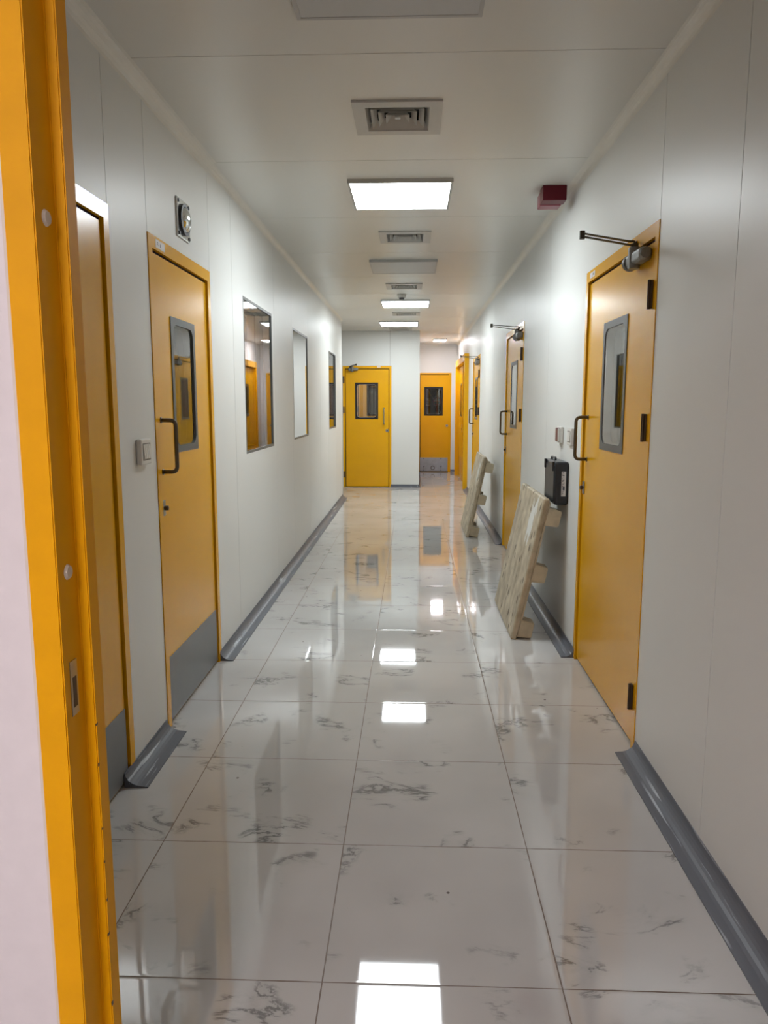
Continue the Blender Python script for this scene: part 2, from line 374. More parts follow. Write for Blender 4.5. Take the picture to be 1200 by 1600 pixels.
VENTS = [(-.073, 3.53), (-.065, 5.92), (-.10, 8.31), (-.10, 10.78), (-.21, 12.96)]
LIGHTS = [(-.083, 2.33, 0), (-.078, 4.74, 1), (-.09, 7.12, 0), (-.098, 9.66, 1), (-.222, 12.0, 1)]
# ceiling slab: built upright, then turned face down (local X -> X, local Z -> Y)
cb = panel((-3.7, 3.5), (-2.3, 19.2), .06, holes=[(x - .14, x + .14, y - .14, y + .14) for x, y in VENTS],
           hseams=[.52 + 1.2 * k for k in range(0, 14)], gw=.004)
ceil = obj('ceiling', cb, [M['ceiling'], M['groove']]); ceil.rotation_euler = (-PI / 2, 0, 0); ceil.scale = (1, 1, -1)
ceil.rotation_euler = (0, 0, 0); ceil.scale = (1, 1, 1)
for v_ in ceil.data.vertices: v_.co = Vector((v_.co.x, v_.co.z, ZC + v_.co.y))
ceil.data.flip_normals()
tag(ceil, 'satin white panelled ceiling with thin cross joints', None, None, 'structure')

# left wall: local X is world Y
D0, D1 = (1.805, 2.755), (3.160, 4.105)
WIN = [(4.906, 5.888), (6.915, 7.868), (9.845, 10.712)]
holes = [(D0[0], D0[1], 0, 2.155), (D1[0], D1[1], 0, 2.152)] + [(a, b_, 1.127, 2.140) for a, b_ in WIN]
structure('wall_left', panel((1.2, YLE), (0, ZC), .08, holes, vseams=[2.7545, 3.1605, 4.115, 4.62, 6.0, 6.85, 7.94, 8.9, 9.75, 10.80]), [M['wall'], M['groove']],
          'long white panel wall on the left with three tall windows', (XL, 0, 0), LEFT)
# right wall: local X is minus world Y
R2, R3, R4, R5 = (3.020, 4.225), (6.525, 7.735), (10.690, 11.900), (12.86, 15.50)
holes = [(-b_, -a, 0, 2.150) for a, b_ in (R2, R3, R4)] + [(-15.42, -12.94, 0, 2.19)]
structure('wall_right', panel((-YF, -1.2), (0, ZC), .08, holes, vseams=[-s for s in (2.30, 3.022, 5.35, 6.527, 7.745, 8.9, 9.9, 10.69, 12.2)]), [M['wall'], M['groove']],
          'long white panel wall on the right with the wide yellow doors', (XR, 0, 0), RIGHT)
BD = (-1.222, -.372)
structure('wall_back', panel((-3.6, .115), (0, ZC), .08, [(BD[0], BD[1], 0, 2.112)], vseams=[-.40]), [M['wall'], M['groove']],
          'white end wall holding the yellow door beside the far passage', (0, YB, 0), 0)
structure('wall_return', bx((.035, YB + .08, 0), (.115, YF, ZC)), M['wall'], 'white side wall of the narrow far passage, left')
FD = (.147, .820)
structure('wall_far', panel((.035, 3.4), (0, ZC), .08, [(FD[0], FD[1], 0, 2.118)]), [M['wall'], M['groove']],
          'pinkish white wall at the very end of the corridor', (0, YF, 0), 0)
structure('wall_passage', bx((-3.6, YLE - .001, 0), (XL - .08, YLE - .08, ZC)), M['wall'], 'white wall of the side passage behind the left wall')
# the room we look out of, and its door opening
OX0, OX1 = -.585, .70
structure('wall_front', panel((-3.6, 3.4), (0, ZC), .085, [(OX0, OX1, 0, 2.17)]), [M['near_wall'], M['groove']],
          'pinkish white wall beside the orange door frame in the left foreground', (0, 1.112, 0), 0)
structure('wall_near_left', bx((-1.75, -2.2, 0), (-1.67, 1.11, ZC)), M['plain'], 'side wall of the room the camera stands in, left')
structure('wall_behind', bx((-3.6, -2.28, 0), (3.4, -2.2, ZC)), M['plain'], 'wall behind the camera')
structure('wall_outer_left', bx((-3.68, -2.28, 0), (-3.6, 19.1, ZC)), M['plain'], 'far wall of the unlit rooms on the left')
structure('wall_outer_right', bx((3.4, -2.28, 0), (3.48, 19.1, ZC)), M['plain'], 'far wall of the unlit rooms on the right')
structure('wall_outer_back', bx((-3.6, 19.0, 0), (3.4, 19.1, ZC)), M['plain'], 'rear wall of the rooms beyond the end doors')
BD2 = (-1.12, -.27)
structure('wall_inner_room', panel((-3.6, .035), (0, ZC), .08, [(BD2[0], BD2[1], 0, 2.152)]), [M['wall'], M['groove']],
          'wall of the room seen through the end door window', (0, 14.95, 0), 0)

# coving at the ceiling
def coving(name, side, y0, y1, s, label):
    bm = bmesh.new(); x = XL if side > 0 else XR
    prof = [(0, 0), (0, -s)] + [(s * (1 - math.cos(a)), -s * (1 - math.sin(a))) for a in [PI / 2 * k / 6 for k in range(1, 6)]] + [(s, 0)]
    A = [bm.verts.new((x + side * p, y0, ZC + q)) for p, q in prof]; B = [bm.verts.new((x + side * p, y1, ZC + q)) for p, q in prof]
    for i in range(len(A)): bm.faces.new((A[i], A[(i + 1) % len(A)], B[(i + 1) % len(A)], B[i]))
    bm.faces.new(A); bm.faces.new(B)
    return tag(obj(name, bm, M['cove']), label, None, None, 'structure')
coving('trim_1', 1, 1.2, 4.13, .052, 'cream ceiling coving of the left wall, near wider length')
coving('trim_2', 1, 4.13, YLE, .036, 'cream ceiling coving of the left wall, far narrow length')
coving('trim_3', -1, 1.2, YF, .042, 'cream ceiling coving of the right wall')

# grey floor coving
def skirting(name, p, q, nrm, s, label, h=.056):
    """concave strip along p-q, nrm points into the room"""
    bm = bmesh.new(); p = Vector((*p, 0)); q = Vector((*q, 0)); nn = Vector((*nrm, 0)); d = (q - p).normalized()
    prof = [(0, 0), (0, h), (.004, h)] + [(.004 + (s - .022) * (1 - math.cos(a)), .006 + (h - .006) * (1 - math.sin(a))) for a in [PI / 2 * k / 8 for k in range(1, 9)]] + [(s, .004), (s, 0)]
    A = [bm.verts.new(p + nn * a + Vector((0, 0, b_))) for a, b_ in prof]; B = [bm.verts.new(q + nn * a + Vector((0, 0, b_))) for a, b_ in prof]
    for i in range(len(A)): bm.faces.new((A[i], A[(i + 1) % len(A)], B[(i + 1) % len(A)], B[i]))
    bm.faces.new(A); bm.faces.new(B)
    return tag(obj(name, bm, M['grey']), label, None, None, 'structure')
skirting('baseboard_left', (XL, 2.645), (XL, 3.14), (1, 0), .09, 'short grey floor coving between the two nearest left doors')
skirting('baseboard_left', (XL, 4.075), (XL, YLE), (1, 0), .078, 'long grey floor coving under the left windows')
skirting('baseboard_left', (XL, 1.2), (XL, 1.80), (1, 0), .078, 'grey floor coving before the first left door')
skirting('baseboard_right', (XR, 1.2), (XR, 3.008), (-1, 0), .082, 'grey floor coving in the right foreground with white scuffs')
skirting('baseboard_right', (XR, 4.205), (XR, 6.54), (-1, 0), .075, 'grey floor coving behind the nearest pallet')
skirting('baseboard_right', (XR, 7.715), (XR, 10.69), (-1, 0), .07, 'grey floor coving behind the farther pallet')
skirting('baseboard_right', (XR, 11.895), (XR, 12.86), (-1, 0), .075, 'short grey floor coving before the double door')
skirting('baseboard_right', (XR, 15.5), (XR, YF), (-1, 0), .075, 'short grey floor coving at the end of the right wall')
skirting('baseboard_back', (-.385, YB), (.115, YB), (0, -1), .03, 'grey floor coving below the white end wall', h=.05)
skirting('baseboard_return', (.115, YB), (.115, YF), (1, 0), .045, 'grey floor coving along the left side of the far passage')
skirting('baseboard_far', (.82, YF), (.94, YF), (0, -1), .045, 'grey floor coving beside the far door')

# ---------------------------------------------------------------- doors
# local frame: x along the wall, -y out of the wall towards the viewer, z up
def vision(parent, x0, x1, z0, z1, y, thick, frame_mat, bw=.032, r=.05, turn=0.0):
    n = 7
    outer = rrect(x0, x1, z0, z1, .004, n); inner = rrect(x0 + bw, x1 - bw, z0 + bw, z1 - bw, r, n)
    bm = bmesh.new(); ring_prism(bm, outer, inner, y - .004, y + .006)
    fr = obj('vision_frame', bm, frame_mat, parent)
    bm = bmesh.new(); ring_prism(bm, rrect(x0 + bw - .004, x1 - bw + .004, z0 + bw - .004, z1 - bw + .004, r, n), rrect(x0 + bw + .004, x1 - bw - .004, z0 + bw + .004, z1 - bw - .004, r, n), y + .006, y + thick - .002)
    obj('glazing_bead', bm, M['bead'], fr)
    bm = bmesh.new(); prism(bm, rrect(x0 + bw, x1 - bw, z0 + bw, z1 - bw, r, n), y - .001, y + .0002); g = obj('window_pane', bm, M['glass'], fr); flat(g); swing(g, turn)
    bm = bmesh.new(); prism(bm, rrect(x0 + bw + .005, x1 - bw - .005, z0 + bw + .005, z1 - bw - .005, r, n), y + thick - .006, y + thick - .005); g = obj('window_pane', bm, M['glass'], fr); flat(g); swing(g, turn)
def swing(o, deg):
    """glass that does not sit quite parallel in its gasket"""
    if not deg: return
    xs = [v_.co.x for v_ in o.data.vertices]; xm = (min(xs) + max(xs)) / 2; t_ = math.tan(math.radians(deg)); hw = (max(xs) - xm) * t_
    for v_ in o.data.vertices: v_.co.y += (v_.co.x - xm) * t_ + hw
def flat(o):
    """keep one single sheet so the pane's Fresnel term counts each pane once"""
    bm = bmesh.new(); bm.from_mesh(o.data)
    ys = min(v_.co.y for v_ in bm.verts)
    bmesh.ops.delete(bm, geom=[v_ for v_ in bm.verts if v_.co.y > ys + 1e-5], context='VERTS')
    bm.to_mesh(o.data); bm.free()
def d_handle(parent, x, z0, z1, out, y, m, r=.009):
    bm = bmesh.new(); tube(bm, round_path([(x, y, z0 + r), (x, y - out, z0 + r), (x, y - out, z1 - r), (x, y, z1 - r)], .026), r, 14)
    for z in (z0 + r, z1 - r): cyl(bm, (x, y - .004, z), .013, .004, 'y', 18)
    return obj('door_handle', bm, m, parent, smooth=True)
def lock(parent, x, z, y, m, escutcheon=True):
    bm = bmesh.new()
    if escutcheon: box(bm, (x - .016, y - .006, z - .035), (x + .016, y, z + .035), .003, 2)
    else: cyl(bm, (x, y - .008, z), .028, .008, 'y', 24)
    lk = obj('door_lock', bm, m, parent)
    bm = bmesh.new(); cyl(bm, (x, y - .022, z), .0105, .018, 'y', 18); box(bm, (x - .002, y - .0225, z - .006), (x + .002, y - .0215, z + .006))
    obj('lock_cylinder', bm, M['hinge'], lk)
def hinge(parent, x, z, y, w_=.012):
    bm = bmesh.new(); box(bm, (x - .013, y - .010, z - .055), (x + .012, y, z + .055), .002, 1); cyl(bm, (x, y - .013, z - .056), .0065, .112, 'z', 12)
    obj('hinge', bm, M['hinge'], parent)
def closer(parent, x0, x1, z, y, elbow, shoe):
    """body on the leaf, a main arm to the elbow and a fore arm back to the shoe on the header"""
    bm = bmesh.new(); box(bm, (x0, y - .052, z - .026), (x1, y, z + .026), .014, 4)
    xm = x0 + (x1 - x0) * .42
    cyl(bm, (xm, y - .036, z - .040), .024, .085, 'z', 24); cyl(bm, (x0 + .012, y - .030, z - .004), .034, .012, 'x', 24, .030); cyl(bm, (x1 - .006, y - .028, z), .026, .014, 'x', 24, .02)
    c = obj('door_closer', bm, M['closer'], parent, smooth=False)
    bm = bmesh.new(); cyl(bm, (xm, y - .036, z + .045), .015, .016, 'z', 18); bar(bm, (xm, y - .036, z + .052), (elbow[0], elbow[1], elbow[2] - .006), .014, .005, (1, 0, 0)); cyl(bm, (elbow[0], elbow[1], elbow[2] - .016), .011, .032, 'z', 16)
    obj('closer_arm', bm, M['arm'], c)
    bm = bmesh.new(); bar(bm, (elbow[0], elbow[1], elbow[2] + .006), (shoe[0], shoe[1] - .03, shoe[2] + .012), .014, .005, (1, 0, 0)); tube(bm, round_path([(shoe[0], shoe[1] - .034, shoe[2] + .012), (shoe[0], shoe[1] - .006, shoe[2] + .012), (shoe[0], shoe[1] - .006, shoe[2] - .012)], .006, 4), .005, 8)
    box(bm, (shoe[0] - .022, shoe[1] - .006, shoe[2] - .022), (shoe[0] + .022, shoe[1], shoe[2] + .010), .002, 1)
    obj('closer_forearm', bm, M['arm'], c)
def frame_bm(W, H, fw, top, y0, y1):
    bm = bmesh.new(); box(bm, (0, y0, 0), (fw, y1, H)); box(bm, (W - fw, y0, 0), (W, y1, H)); box(bm, (fw, y0, H - top), (W - fw, y1, H))
    return bm
def door(name, label, loc, rz, W, H, vx=None, vz=(VZ0, VZ1), handle=None, hinges=None, fw=.045, top=.055, kick=None, clos=None, vmat=None, lockx=None,
         handle_mat=None, round_lock=False, recess=.006, mat_y=None, gapw=.013, kick_mat=None, proud=.004, hz=(1.147, 1.391), bottom=.012, vw=.032, turn=0.0):
    r = empty(name, loc, rz); tag(r, label, None, None, 'structure'); Y_ = mat_y or M['yellow']
    obj('door_frame', frame_bm(W, H, fw, top, -proud, .078), Y_, r)
    # dark seal set back in the gap all round the leaf
    bm = bmesh.new(); box(bm, (fw, .012, .004), (fw + gapw, .05, H - top)); box(bm, (W - fw - gapw, .012, .004), (W - fw, .05, H - top)); box(bm, (fw + gapw, .012, H - top - gapw), (W - fw - gapw, .05, H - top)); box(bm, (fw + gapw, .02, .0), (W - fw - gapw, .045, bottom))
    obj('door_seal', bm, M['seal'], r)
    lx0, lx1, lz0, lz1 = fw + gapw, W - fw - gapw, bottom, H - top - gapw
    hl = [(vx[0] + .004, vx[1] - .004, vz[0] + .004, vz[1] - .004)] if vx else []
    lb = panel((lx0, lx1), (lz0, lz1), .045, hl)
    leaf = obj('door_leaf', lb, Y_, r, loc=(0, recess, 0))
    if vx: vision(r, vx[0], vx[1], vz[0], vz[1], recess, .045, vmat or M['gasket'], vw, .05, turn)
    if handle is not None: d_handle(r, handle, hz[0], hz[1], .065, recess, handle_mat or M['handle'])
    if lockx is not None: lock(r, lockx, .997, recess, M['handle_steel'], not round_lock)
    if hinges is not None:
        for z in (1.877, 1.357, .226): hinge(r, hinges, z, -proud)
    if kick: obj('kick_plate', bx((lx0 + .002, recess - .003, bottom + .004), (lx1 - .002, recess, kick), .001, 1), kick_mat or M['kick'], r)
    if clos: closer(r, *clos)
    return r

# left doors (local x = world y)
d0 = door('door_1', 'yellow door at the left edge, mostly hidden behind the orange foreground frame', (XL, D0[0], 0), LEFT, D0[1] - D0[0], 2.155, vx=(.27, .64), handle=.09, lockx=.075, kick=.297)
d1 = door('door_2', 'yellow door on the left with a grey kick plate and a tall window', (XL, D1[0], 0), LEFT, D1[1] - D1[0], 2.152, vx=(.271, .644), handle=.093, lockx=.08, kick=.312, fw=.048, turn=1.0)
bm = bmesh.new(); box(bm, (.09, -.0052, 2.108), (.205, -.0042, 2.142)); st = obj('door_sticker', bm, M['paper'], d1)
bm = bmesh.new()
for a, b_, c, d in ((.108, 2.119, .112, 2.133), (.112, 2.131, .120, 2.134), (.112, 2.124, .118, 2.127), (.124, 2.119, .134, 2.122), (.128, 2.119, .131, 2.133), (.146, 2.118, .150, 2.130), (.152, 2.118, .158, 2.121)): box(bm, (a, -.0057, b_), (c, -.0052, d))
obj('handwriting', bm, M['ink'], st)

# right doors (local x = minus world y, 0 at the far edge)
W2 = R2[1] - R2[0]
def right_door(name, label, Y_far, W, eb=.0):
    d = door(name, label, (XR, Y_far, 0), RIGHT, W, 2.150, vx=(.392, .806), handle=.118, lockx=.078, hinges=W - .046, fw=.042,
             clos=(W - .32, W - .10, 2.045, .006, (W - .15, -.262, 2.125), (W - .30, -.004, 2.118)), bottom=.014, turn=.6)
    return d
d2 = right_door('door_3', 'nearest wide yellow door on the right, with closer arm and tall window', R2[1], W2)
for a, b_ in ((.085, .125), (.135, .185)):
    st = obj('door_sticker', bx((a, -.0052, 2.108), (b_, -.0042, 2.136)), M['paper'], d2)
bm = bmesh.new(); box(bm, (.150, -.0058, 2.117), (.168, -.0053, 2.128)); obj('handwriting', bm, M['ink'], st)
d3 = right_door('door_4', 'second wide yellow door on the right, between the two leaning pallets', R3[1], R3[1] - R3[0])
d4 = right_door('door_5', 'third yellow door on the right, beyond the farther pallet', R4[1], R4[1] - R4[0])

# double door in a projecting frame, right side far end
r5 = empty('door_6', (XR, R5[1], 0), RIGHT); tag(r5, 'yellow double door in a thick projecting frame at the far right', None, None, 'structure')
W5 = R5[1] - R5[0]
bm = bmesh.new(); box(bm, (0, -.075, 0), (.085, .078, 2.30)); box(bm, (W5 - .085, -.075, 0), (W5, .078, 2.30)); box(bm, (.085, -.075, 2.185), (W5 - .085, .078, 2.30))
obj('door_frame', bm, M['yellow'], r5)
mid = W5 / 2
for a, b_ in ((.090, mid - .004), (mid + .004, W5 - .090)):
    lf = obj('door_leaf', panel((a, b_), (.012, 2.175), .045, [((a + b_) / 2 - .18, (a + b_) / 2 + .18, VZ0, VZ1)]), M['yellow'], r5, loc=(0, .0, 0))
    vision(r5, (a + b_) / 2 - .19, (a + b_) / 2 + .19, VZ0 - .006, VZ1 + .006, 0, .045, M['gasket_black'])
obj('door_seal', bx((mid - .01, .02, .012), (mid + .01, .04, 2.175)), M['seal'], r5)
obj('astragal', bx((mid - .055, -.012, .012), (mid - .02, .0, 2.172), .003, 1), M['yellow'], r5)
lk = obj('door_lock', bx((mid - .052, -.018, .93), (mid - .022, -.012, 1.08), .002, 1), M['handle_steel'], r5)
bm = bmesh.new(); cyl(bm, (mid - .037, -.028, .995), .010, .012, 'y', 16); obj('lock_cylinder', bm, M['hinge'], lk)

# end wall door and far door
dB = door('door_7', 'yellow door at the end of the corridor with a black framed window', (BD[0], YB, 0), 0, BD[1] - BD[0], 2.112, vx=(.215, .618), vz=(1.195, 1.828), handle=.719, hinges=.018, fw=.038, top=.045,
          lockx=.775, round_lock=True, clos=(.10, .26, 2.055, .006, (.25, -.20, 2.125), (.14, -.004, 2.10)), vmat=M['gasket_black'], handle_mat=M['handle_steel'], hz=(1.106, 1.395), vw=.030)
obj('door_sticker', bx((.60, -.0052, 2.086), (.66, -.0042, 2.104)), M['paper'], dB)
dF = door('door_8', 'yellow door at the far end of the passage with a pale grey kick plate', (FD[0], YF, 0), 0, FD[1] - FD[0], 2.118, vx=(.098, .498), vz=(1.212, 1.822), fw=.008, top=.03,
          vmat=M['gasket_black'], vw=.034, lockx=.588, round_lock=True)
kp = obj('kick_plate', bx((.012, -.012, .018), (.61, .004, .312), .002, 1), M['kick_pale'], dF)
bm = bmesh.new(); ring_prism(bm, rrect(.245, .335, .045, .135, .0449, 8), rrect(.256, .324, .056, .124, .0339, 8), -.018, -.012); obj('ring_mark', bm, M['hinge'], kp)
bm = bmesh.new()
for x in (.10, .47):
    for z in (.29, .115, .04): box(bm, (x - .012, -.015, z - .010), (x + .008, -.012, z + .014), .002, 1)
    tube(bm, [(x + .0, -.013, .15), (x + .012, -.013, .125), (x + .002, -.013, .10), (x - .012, -.013, .07)], .0035, 6)
obj('clip', bm, M['steel_dark'], kp)
obj('frame_strip', bx((.625, -.006, 0), (.667, .01, 2.11)), M['yellow'], dF)
dI = door('door_9', 'yellow door inside the room behind the end door window', (BD2[0], 14.95, 0), 0, BD2[1] - BD2[0], 2.152, vx=(.21, .62), vmat=M['gasket_black'], hinges=.02, fw=.03)

# ---------------------------------------------------------------- windows in the left wall
def window(name, label, y0, y1, z0, z1, turn=0.0):
    r = empty(name, (XL, y0, 0), LEFT); tag(r, label, None, None, 'structure'); W = y1 - y0; n = 1
    sq = lambda a: [(a, z0 + a), (W - a, z0 + a), (W - a, z1 - a), (a, z1 - a)]
    bm = bmesh.new(); ring_prism(bm, sq(0), sq(.018), -.001, .012); ring_prism(bm, sq(0), sq(.030), .066, .079)
    obj('window_frame', bm, M['gasket'], r)
    bm = bmesh.new(); ring_prism(bm, sq(.004), sq(.012), .012, .066); obj('window_lining', bm, M['bead'], r)
    for yy, a in ((.0015, .013), (.062, .028)):
        bm = bmesh.new(); vs = [bm.verts.new((x, yy, z)) for x, z in sq(a)]; bm.faces.new(vs); swing(obj('window_pane', bm, M['glass'], r), turn)
window('window_1', 'nearest and largest-looking tall fixed window in the left wall', WIN[0][0], WIN[0][1], 1.127, 2.140, 0.37)
window('window_2', 'middle tall fixed window in the left wall', WIN[1][0], WIN[1][1], 1.127, 2.140, 0.25)
window('window_3', 'farthest fixed window in the left wall, reflecting the yellow end door', WIN[2][0], WIN[2][1], 1.127, 2.140, 0.9)

# ---------------------------------------------------------------- foreground door frame (one door opening, left jamb in view)
fr = empty('door_10', (0, 1.10, 0)); tag(fr, 'bright orange-yellow steel door frame standing in the left foreground', None, None, 'structure')
def jamb_bm(sgn, xo):
    prof = [(0, 0), (.045, 0), (.045, .067), (.062, .067), (.062, .104), (.0, .104)]
    bm = bmesh.new(); zt = 2.19
    A = [bm.verts.new((xo + sgn * a, b_, 0)) for a, b_ in prof]; B = [bm.verts.new((xo + sgn * a, b_, zt)) for a, b_ in prof]
    for i in range(6): bm.faces.new((A[i], A[(i + 1) % 6], B[(i + 1) % 6], B[i]))
    bm.faces.new(A); bm.faces.new(B)
    bmesh.ops.bevel(bm, geom=[e for e in bm.edges if abs(e.verts[0].co.z - e.verts[1].co.z) > 1], offset=.002, segments=2, affect='EDGES')
    return bm
jl = obj('frame_jamb', jamb_bm(1, -.587), M['yellow_near'], fr); jl['label'] = 'left jamb with strike plate'
obj('frame_jamb', jamb_bm(-1, .71), M['yellow_near'], fr)
bm = bmesh.new(); box(bm, (-.587, 0, 2.13), (.71, .067, 2.19)); box(bm, (-.587, .067, 2.113), (.71, .104, 2.19)); obj('frame_header', bm, M['yellow_near'], fr)
for z in (1.722, 1.189):
    bm = bmesh.new(); cyl(bm, (-.542, .034, z), .0125, .004, 'x', 24, .0095); obj('plastic_cap', bm, M['cap'], jl)
bm = bmesh.new(); box(bm, (-.5422, .020, .955), (-.5405, .044, 1.045)); sp = obj('strike_plate', bm, M['handle_steel'], jl)
bm = bmesh.new(); box(bm, (-.5406, .026, .968), (-.5401, .039, 1.018)); obj('latch_hole', bm, M['screw'], sp)
bm = bmesh.new()
for k in range(9):
    z = .93 - .085 * k + random.uniform(-.03, .03); box(bm, (-.5255, .066 + random.uniform(-.0008, .003), z), (-.5245, .070 + random.uniform(0, .004), z + random.uniform(.003, .008)))
obj('paint_chip', bm, M['hinge'], jl)
bm = bmesh.new(); box(bm, (-.5925, .004, 0), (-.587, .012, 2.19)); obj('frame_sealant', bm, M['cap'], fr)

# ---------------------------------------------------------------- ceiling lights and vents
def light(x, y, lit, label, size=.6, sy=None, m=None, group='square ceiling lights along the corridor'):
    sy = sy or size
    t = empty('ceiling_light', (x, y, ZC)); tag(t, label, 'ceiling light', group)
    h = size / 2; hy = sy / 2; a = .014
    bm = bmesh.new()
    box(bm, (-h, -hy, -.022), (h, -hy + a, 0)); box(bm, (-h, hy - a, -.022), (h, hy, 0)); box(bm, (-h, -hy + a, -.022), (-h + a, hy - a, 0)); box(bm, (h - a, -hy + a, -.022), (h, hy - a, 0))
    obj('lamp_frame', bm, M['lamp_frame'], t)
    obj('diffuser', bx((-h + a, -hy + a, -.0205), (h - a, hy - a, -.006)), m or (M['lamp'] if lit else M['diff_off']), t)
    return t
LL = ['unlit square ceiling light cut off by the top of the photo', 'nearest lit square ceiling light, brightest and largest',
      'unlit square ceiling light between two lit ones, halfway down', 'lit square ceiling light just behind the smoke detector', 'farthest lit ceiling light before the white end wall']
for (x, y, lit), lb in zip(LIGHTS, LL): light(x, y, lit, lb)
light(.52, 15.05, 1, 'small lit ceiling light in the far passage above the end door', .26, .50, M['lamp_far'], 'small far lights')
nl = light(-.80, -1.2, 1, 'ceiling light of the room behind the camera', .6, .6, M['lamp_near'], 'room lights outside the photo')
light(-.7, 14.2, 1, 'ceiling light of the room behind the end door', .3, .3, M['lamp_far'], 'room lights outside the photo')

def vent(x, y, label):
    t = empty('ceiling_vent', (x, y, ZC)); tag(t, label, 'air vent', 'square four-way air vents in the ceiling')
    S_ = .193
    bm = bmesh.new()
    def fr_ring(ro, zo, ri, zi, th=.002):
        P = []
        for (r_, z_) in ((ro, zo), (ri, zi), (ri, zi + th), (ro, zo + th)):
            P.append([bm.verts.new((sx * r_, sy * r_, z_)) for sx, sy in ((-1, -1), (1, -1), (1, 1), (-1, 1))])
        for k in range(4):
            for i in range(4):
                bm.faces.new((P[k][i], P[k][(i + 1) % 4], P[(k + 1) % 4][(i + 1) % 4], P[(k + 1) % 4][i]))
    fr_ring(S_, -.010, .138, -.012, .010)
    fr_ring(.138, -.012, .120, .022)
    obj('vent_flange', bm, M['metal_vent'], t)
    for k, ro in enumerate((.116, .084, .052)):
        bm = bmesh.new(); fr_ring(ro, -.011, ro - .024, .016); obj('louvre', bm, M['metal_vent'], t)
    bm = bmesh.new(); box(bm, (-.012, -.012, -.006), (.012, .012, .0)); obj('louvre_centre', bm, M['metal_vent'], t)
    bm = bmesh.new(); box(bm, (-.139, -.139, .05), (.139, .139, .058)); 
    for s in (-1, 1): box(bm, (s * .139, -.139, .0), (s * .137, .139, .05)); box(bm, (-.137, s * .139, .0), (.137, s * .137, .05))
    obj('vent_duct', bm, M['vent_dark'], t)
    return t
VL = ['nearest and largest-looking square air vent, in front of the nearest lit light', 'square air vent between the nearest lit light and the unlit one', 'square air vent right in front of the smoke detector',
      'square air vent between the two farther lit lights', 'farthest square air vent, against the white end wall']
for (x, y), lb in zip(VENTS, VL): vent(x, y, lb)

t = empty('smoke_detector', (-.135, 8.93, ZC)); tag(t, 'small white smoke detector on the ceiling before the second lit light', 'smoke detector')
bm = bmesh.new(); cyl(bm, (0, 0, -.012), .055, .012, 'z', 32); cyl(bm, (0, 0, -.038), .046, .026, 'z', 32, .052); obj('detector_body', bm, M['white_plastic'], t)
bm = bmesh.new(); cyl(bm, (0, 0, -.056), .028, .018, 'z', 24, .034); obj('sensor_head', bm, M['screw'], t)

t = empty('fire_sounder', (.815, 4.60, ZC)); tag(t, 'dark red fire alarm box on the ceiling beside the right wall', 'alarm')
obj('sounder_body', bx((-.066, 0, -.085), (.072, .10, 0), .004, 2), M['red'], t)
obj('sounder_lens', bx((-.066, .10, -.090), (.060, .20, -.012), .006, 2), M['red_lens'], t)

# ---------------------------------------------------------------- wall fittings
def rocker_plate(name, label, cat, loc, rz, w_, h_, n, d=.012, grp=None):
    t = empty(name, loc, rz); tag(t, label, cat, grp)
    obj('switch_plate', bx((-w_ / 2, -d, -h_ / 2), (w_ / 2, 0, h_ / 2), .006, 3), M['white_plastic'], t)
    bm = bmesh.new(); ring_prism(bm, rrect(-w_ * .36, w_ * .36, -h_ * .33, h_ * .33, .003), rrect(-w_ * .32, w_ * .32, -h_ * .29, h_ * .29, .003), -d - .0006, -d + .0005); obj('switch_surround', bm, M['rocker'], t)
    pw = w_ * .64 / n
    for k in range(n):
        x0 = -w_ * .32 + k * pw
        bm = bmesh.new(); box(bm, (x0 + .0016, -d - .006, -h_ * .27), (x0 + pw - .0016, -d, h_ * .27), .002, 2)
        for v_ in bm.verts:
            if v_.co.y < -d - .002 and v_.co.z > 0: v_.co.y += .004
        obj('rocker', bm, M['white_plastic'], t)
    return t
rocker_plate('light_switch', 'white light switch plate with rockers between the two nearest left doors', 'switch', (XL, 2.985, 1.262), LEFT, .118, .104, 4, .022)
rocker_plate('light_switch', 'white switch plate on the right wall behind the nearest door handle', 'switch', (XR, 4.48, 1.262), RIGHT, .12, .10, 3, .018)
t = empty('alarm_call_point', (XR, 4.79, 1.262), RIGHT); tag(t, 'small white wall box with a dark red front above the black case', 'call point')
obj('back_box', bx((-.07, -.018, -.05), (.07, 0, .05), .005, 2), M['white_plastic'], t)
obj('red_panel', bx((-.035, -.034, -.043), (.045, -.018, .043), .005, 2), M['red_bright'], t)
obj('clear_cover', bx((.047, -.034, -.04), (.062, -.018, .04), .003, 2), M['white_plastic'], t)

t = empty('round_wall_fitting', (XL, 3.652, 2.31), LEFT); tag(t, 'square polished metal plate with a round dome high above the left door', 'wall fitting')
obj('mounting_plate', bx((-.094, -.010, -.088), (.094, 0, .088), .004, 2), M['chrome'], t)
bm = bmesh.new(); ring_prism(bm, rrect(-.072, .072, -.072, .072, .0719, 10), rrect(-.058, .058, -.058, .058, .0579, 10), -.020, -.010); obj('dome_ring', bm, M['screw'], t)
bm = bmesh.new(); bmesh.ops.create_uvsphere(bm, u_segments=32, v_segments=16, radius=.058)
bmesh.ops.delete(bm, geom=[v_ for v_ in bm.verts if v_.co.y > .001], context='VERTS')
for v_ in bm.verts: v_.co.y = v_.co.y * .55 - .010
obj('dome', bm, M['chrome'], t, smooth=True)
for sx in (-1, 1):
    for sz in (-1, 1):
        bm = bmesh.new(); cyl(bm, (sx * .078, -.014, sz * .072), .008, .004, 'y', 14); obj('screw', bm, M['screw'], t)

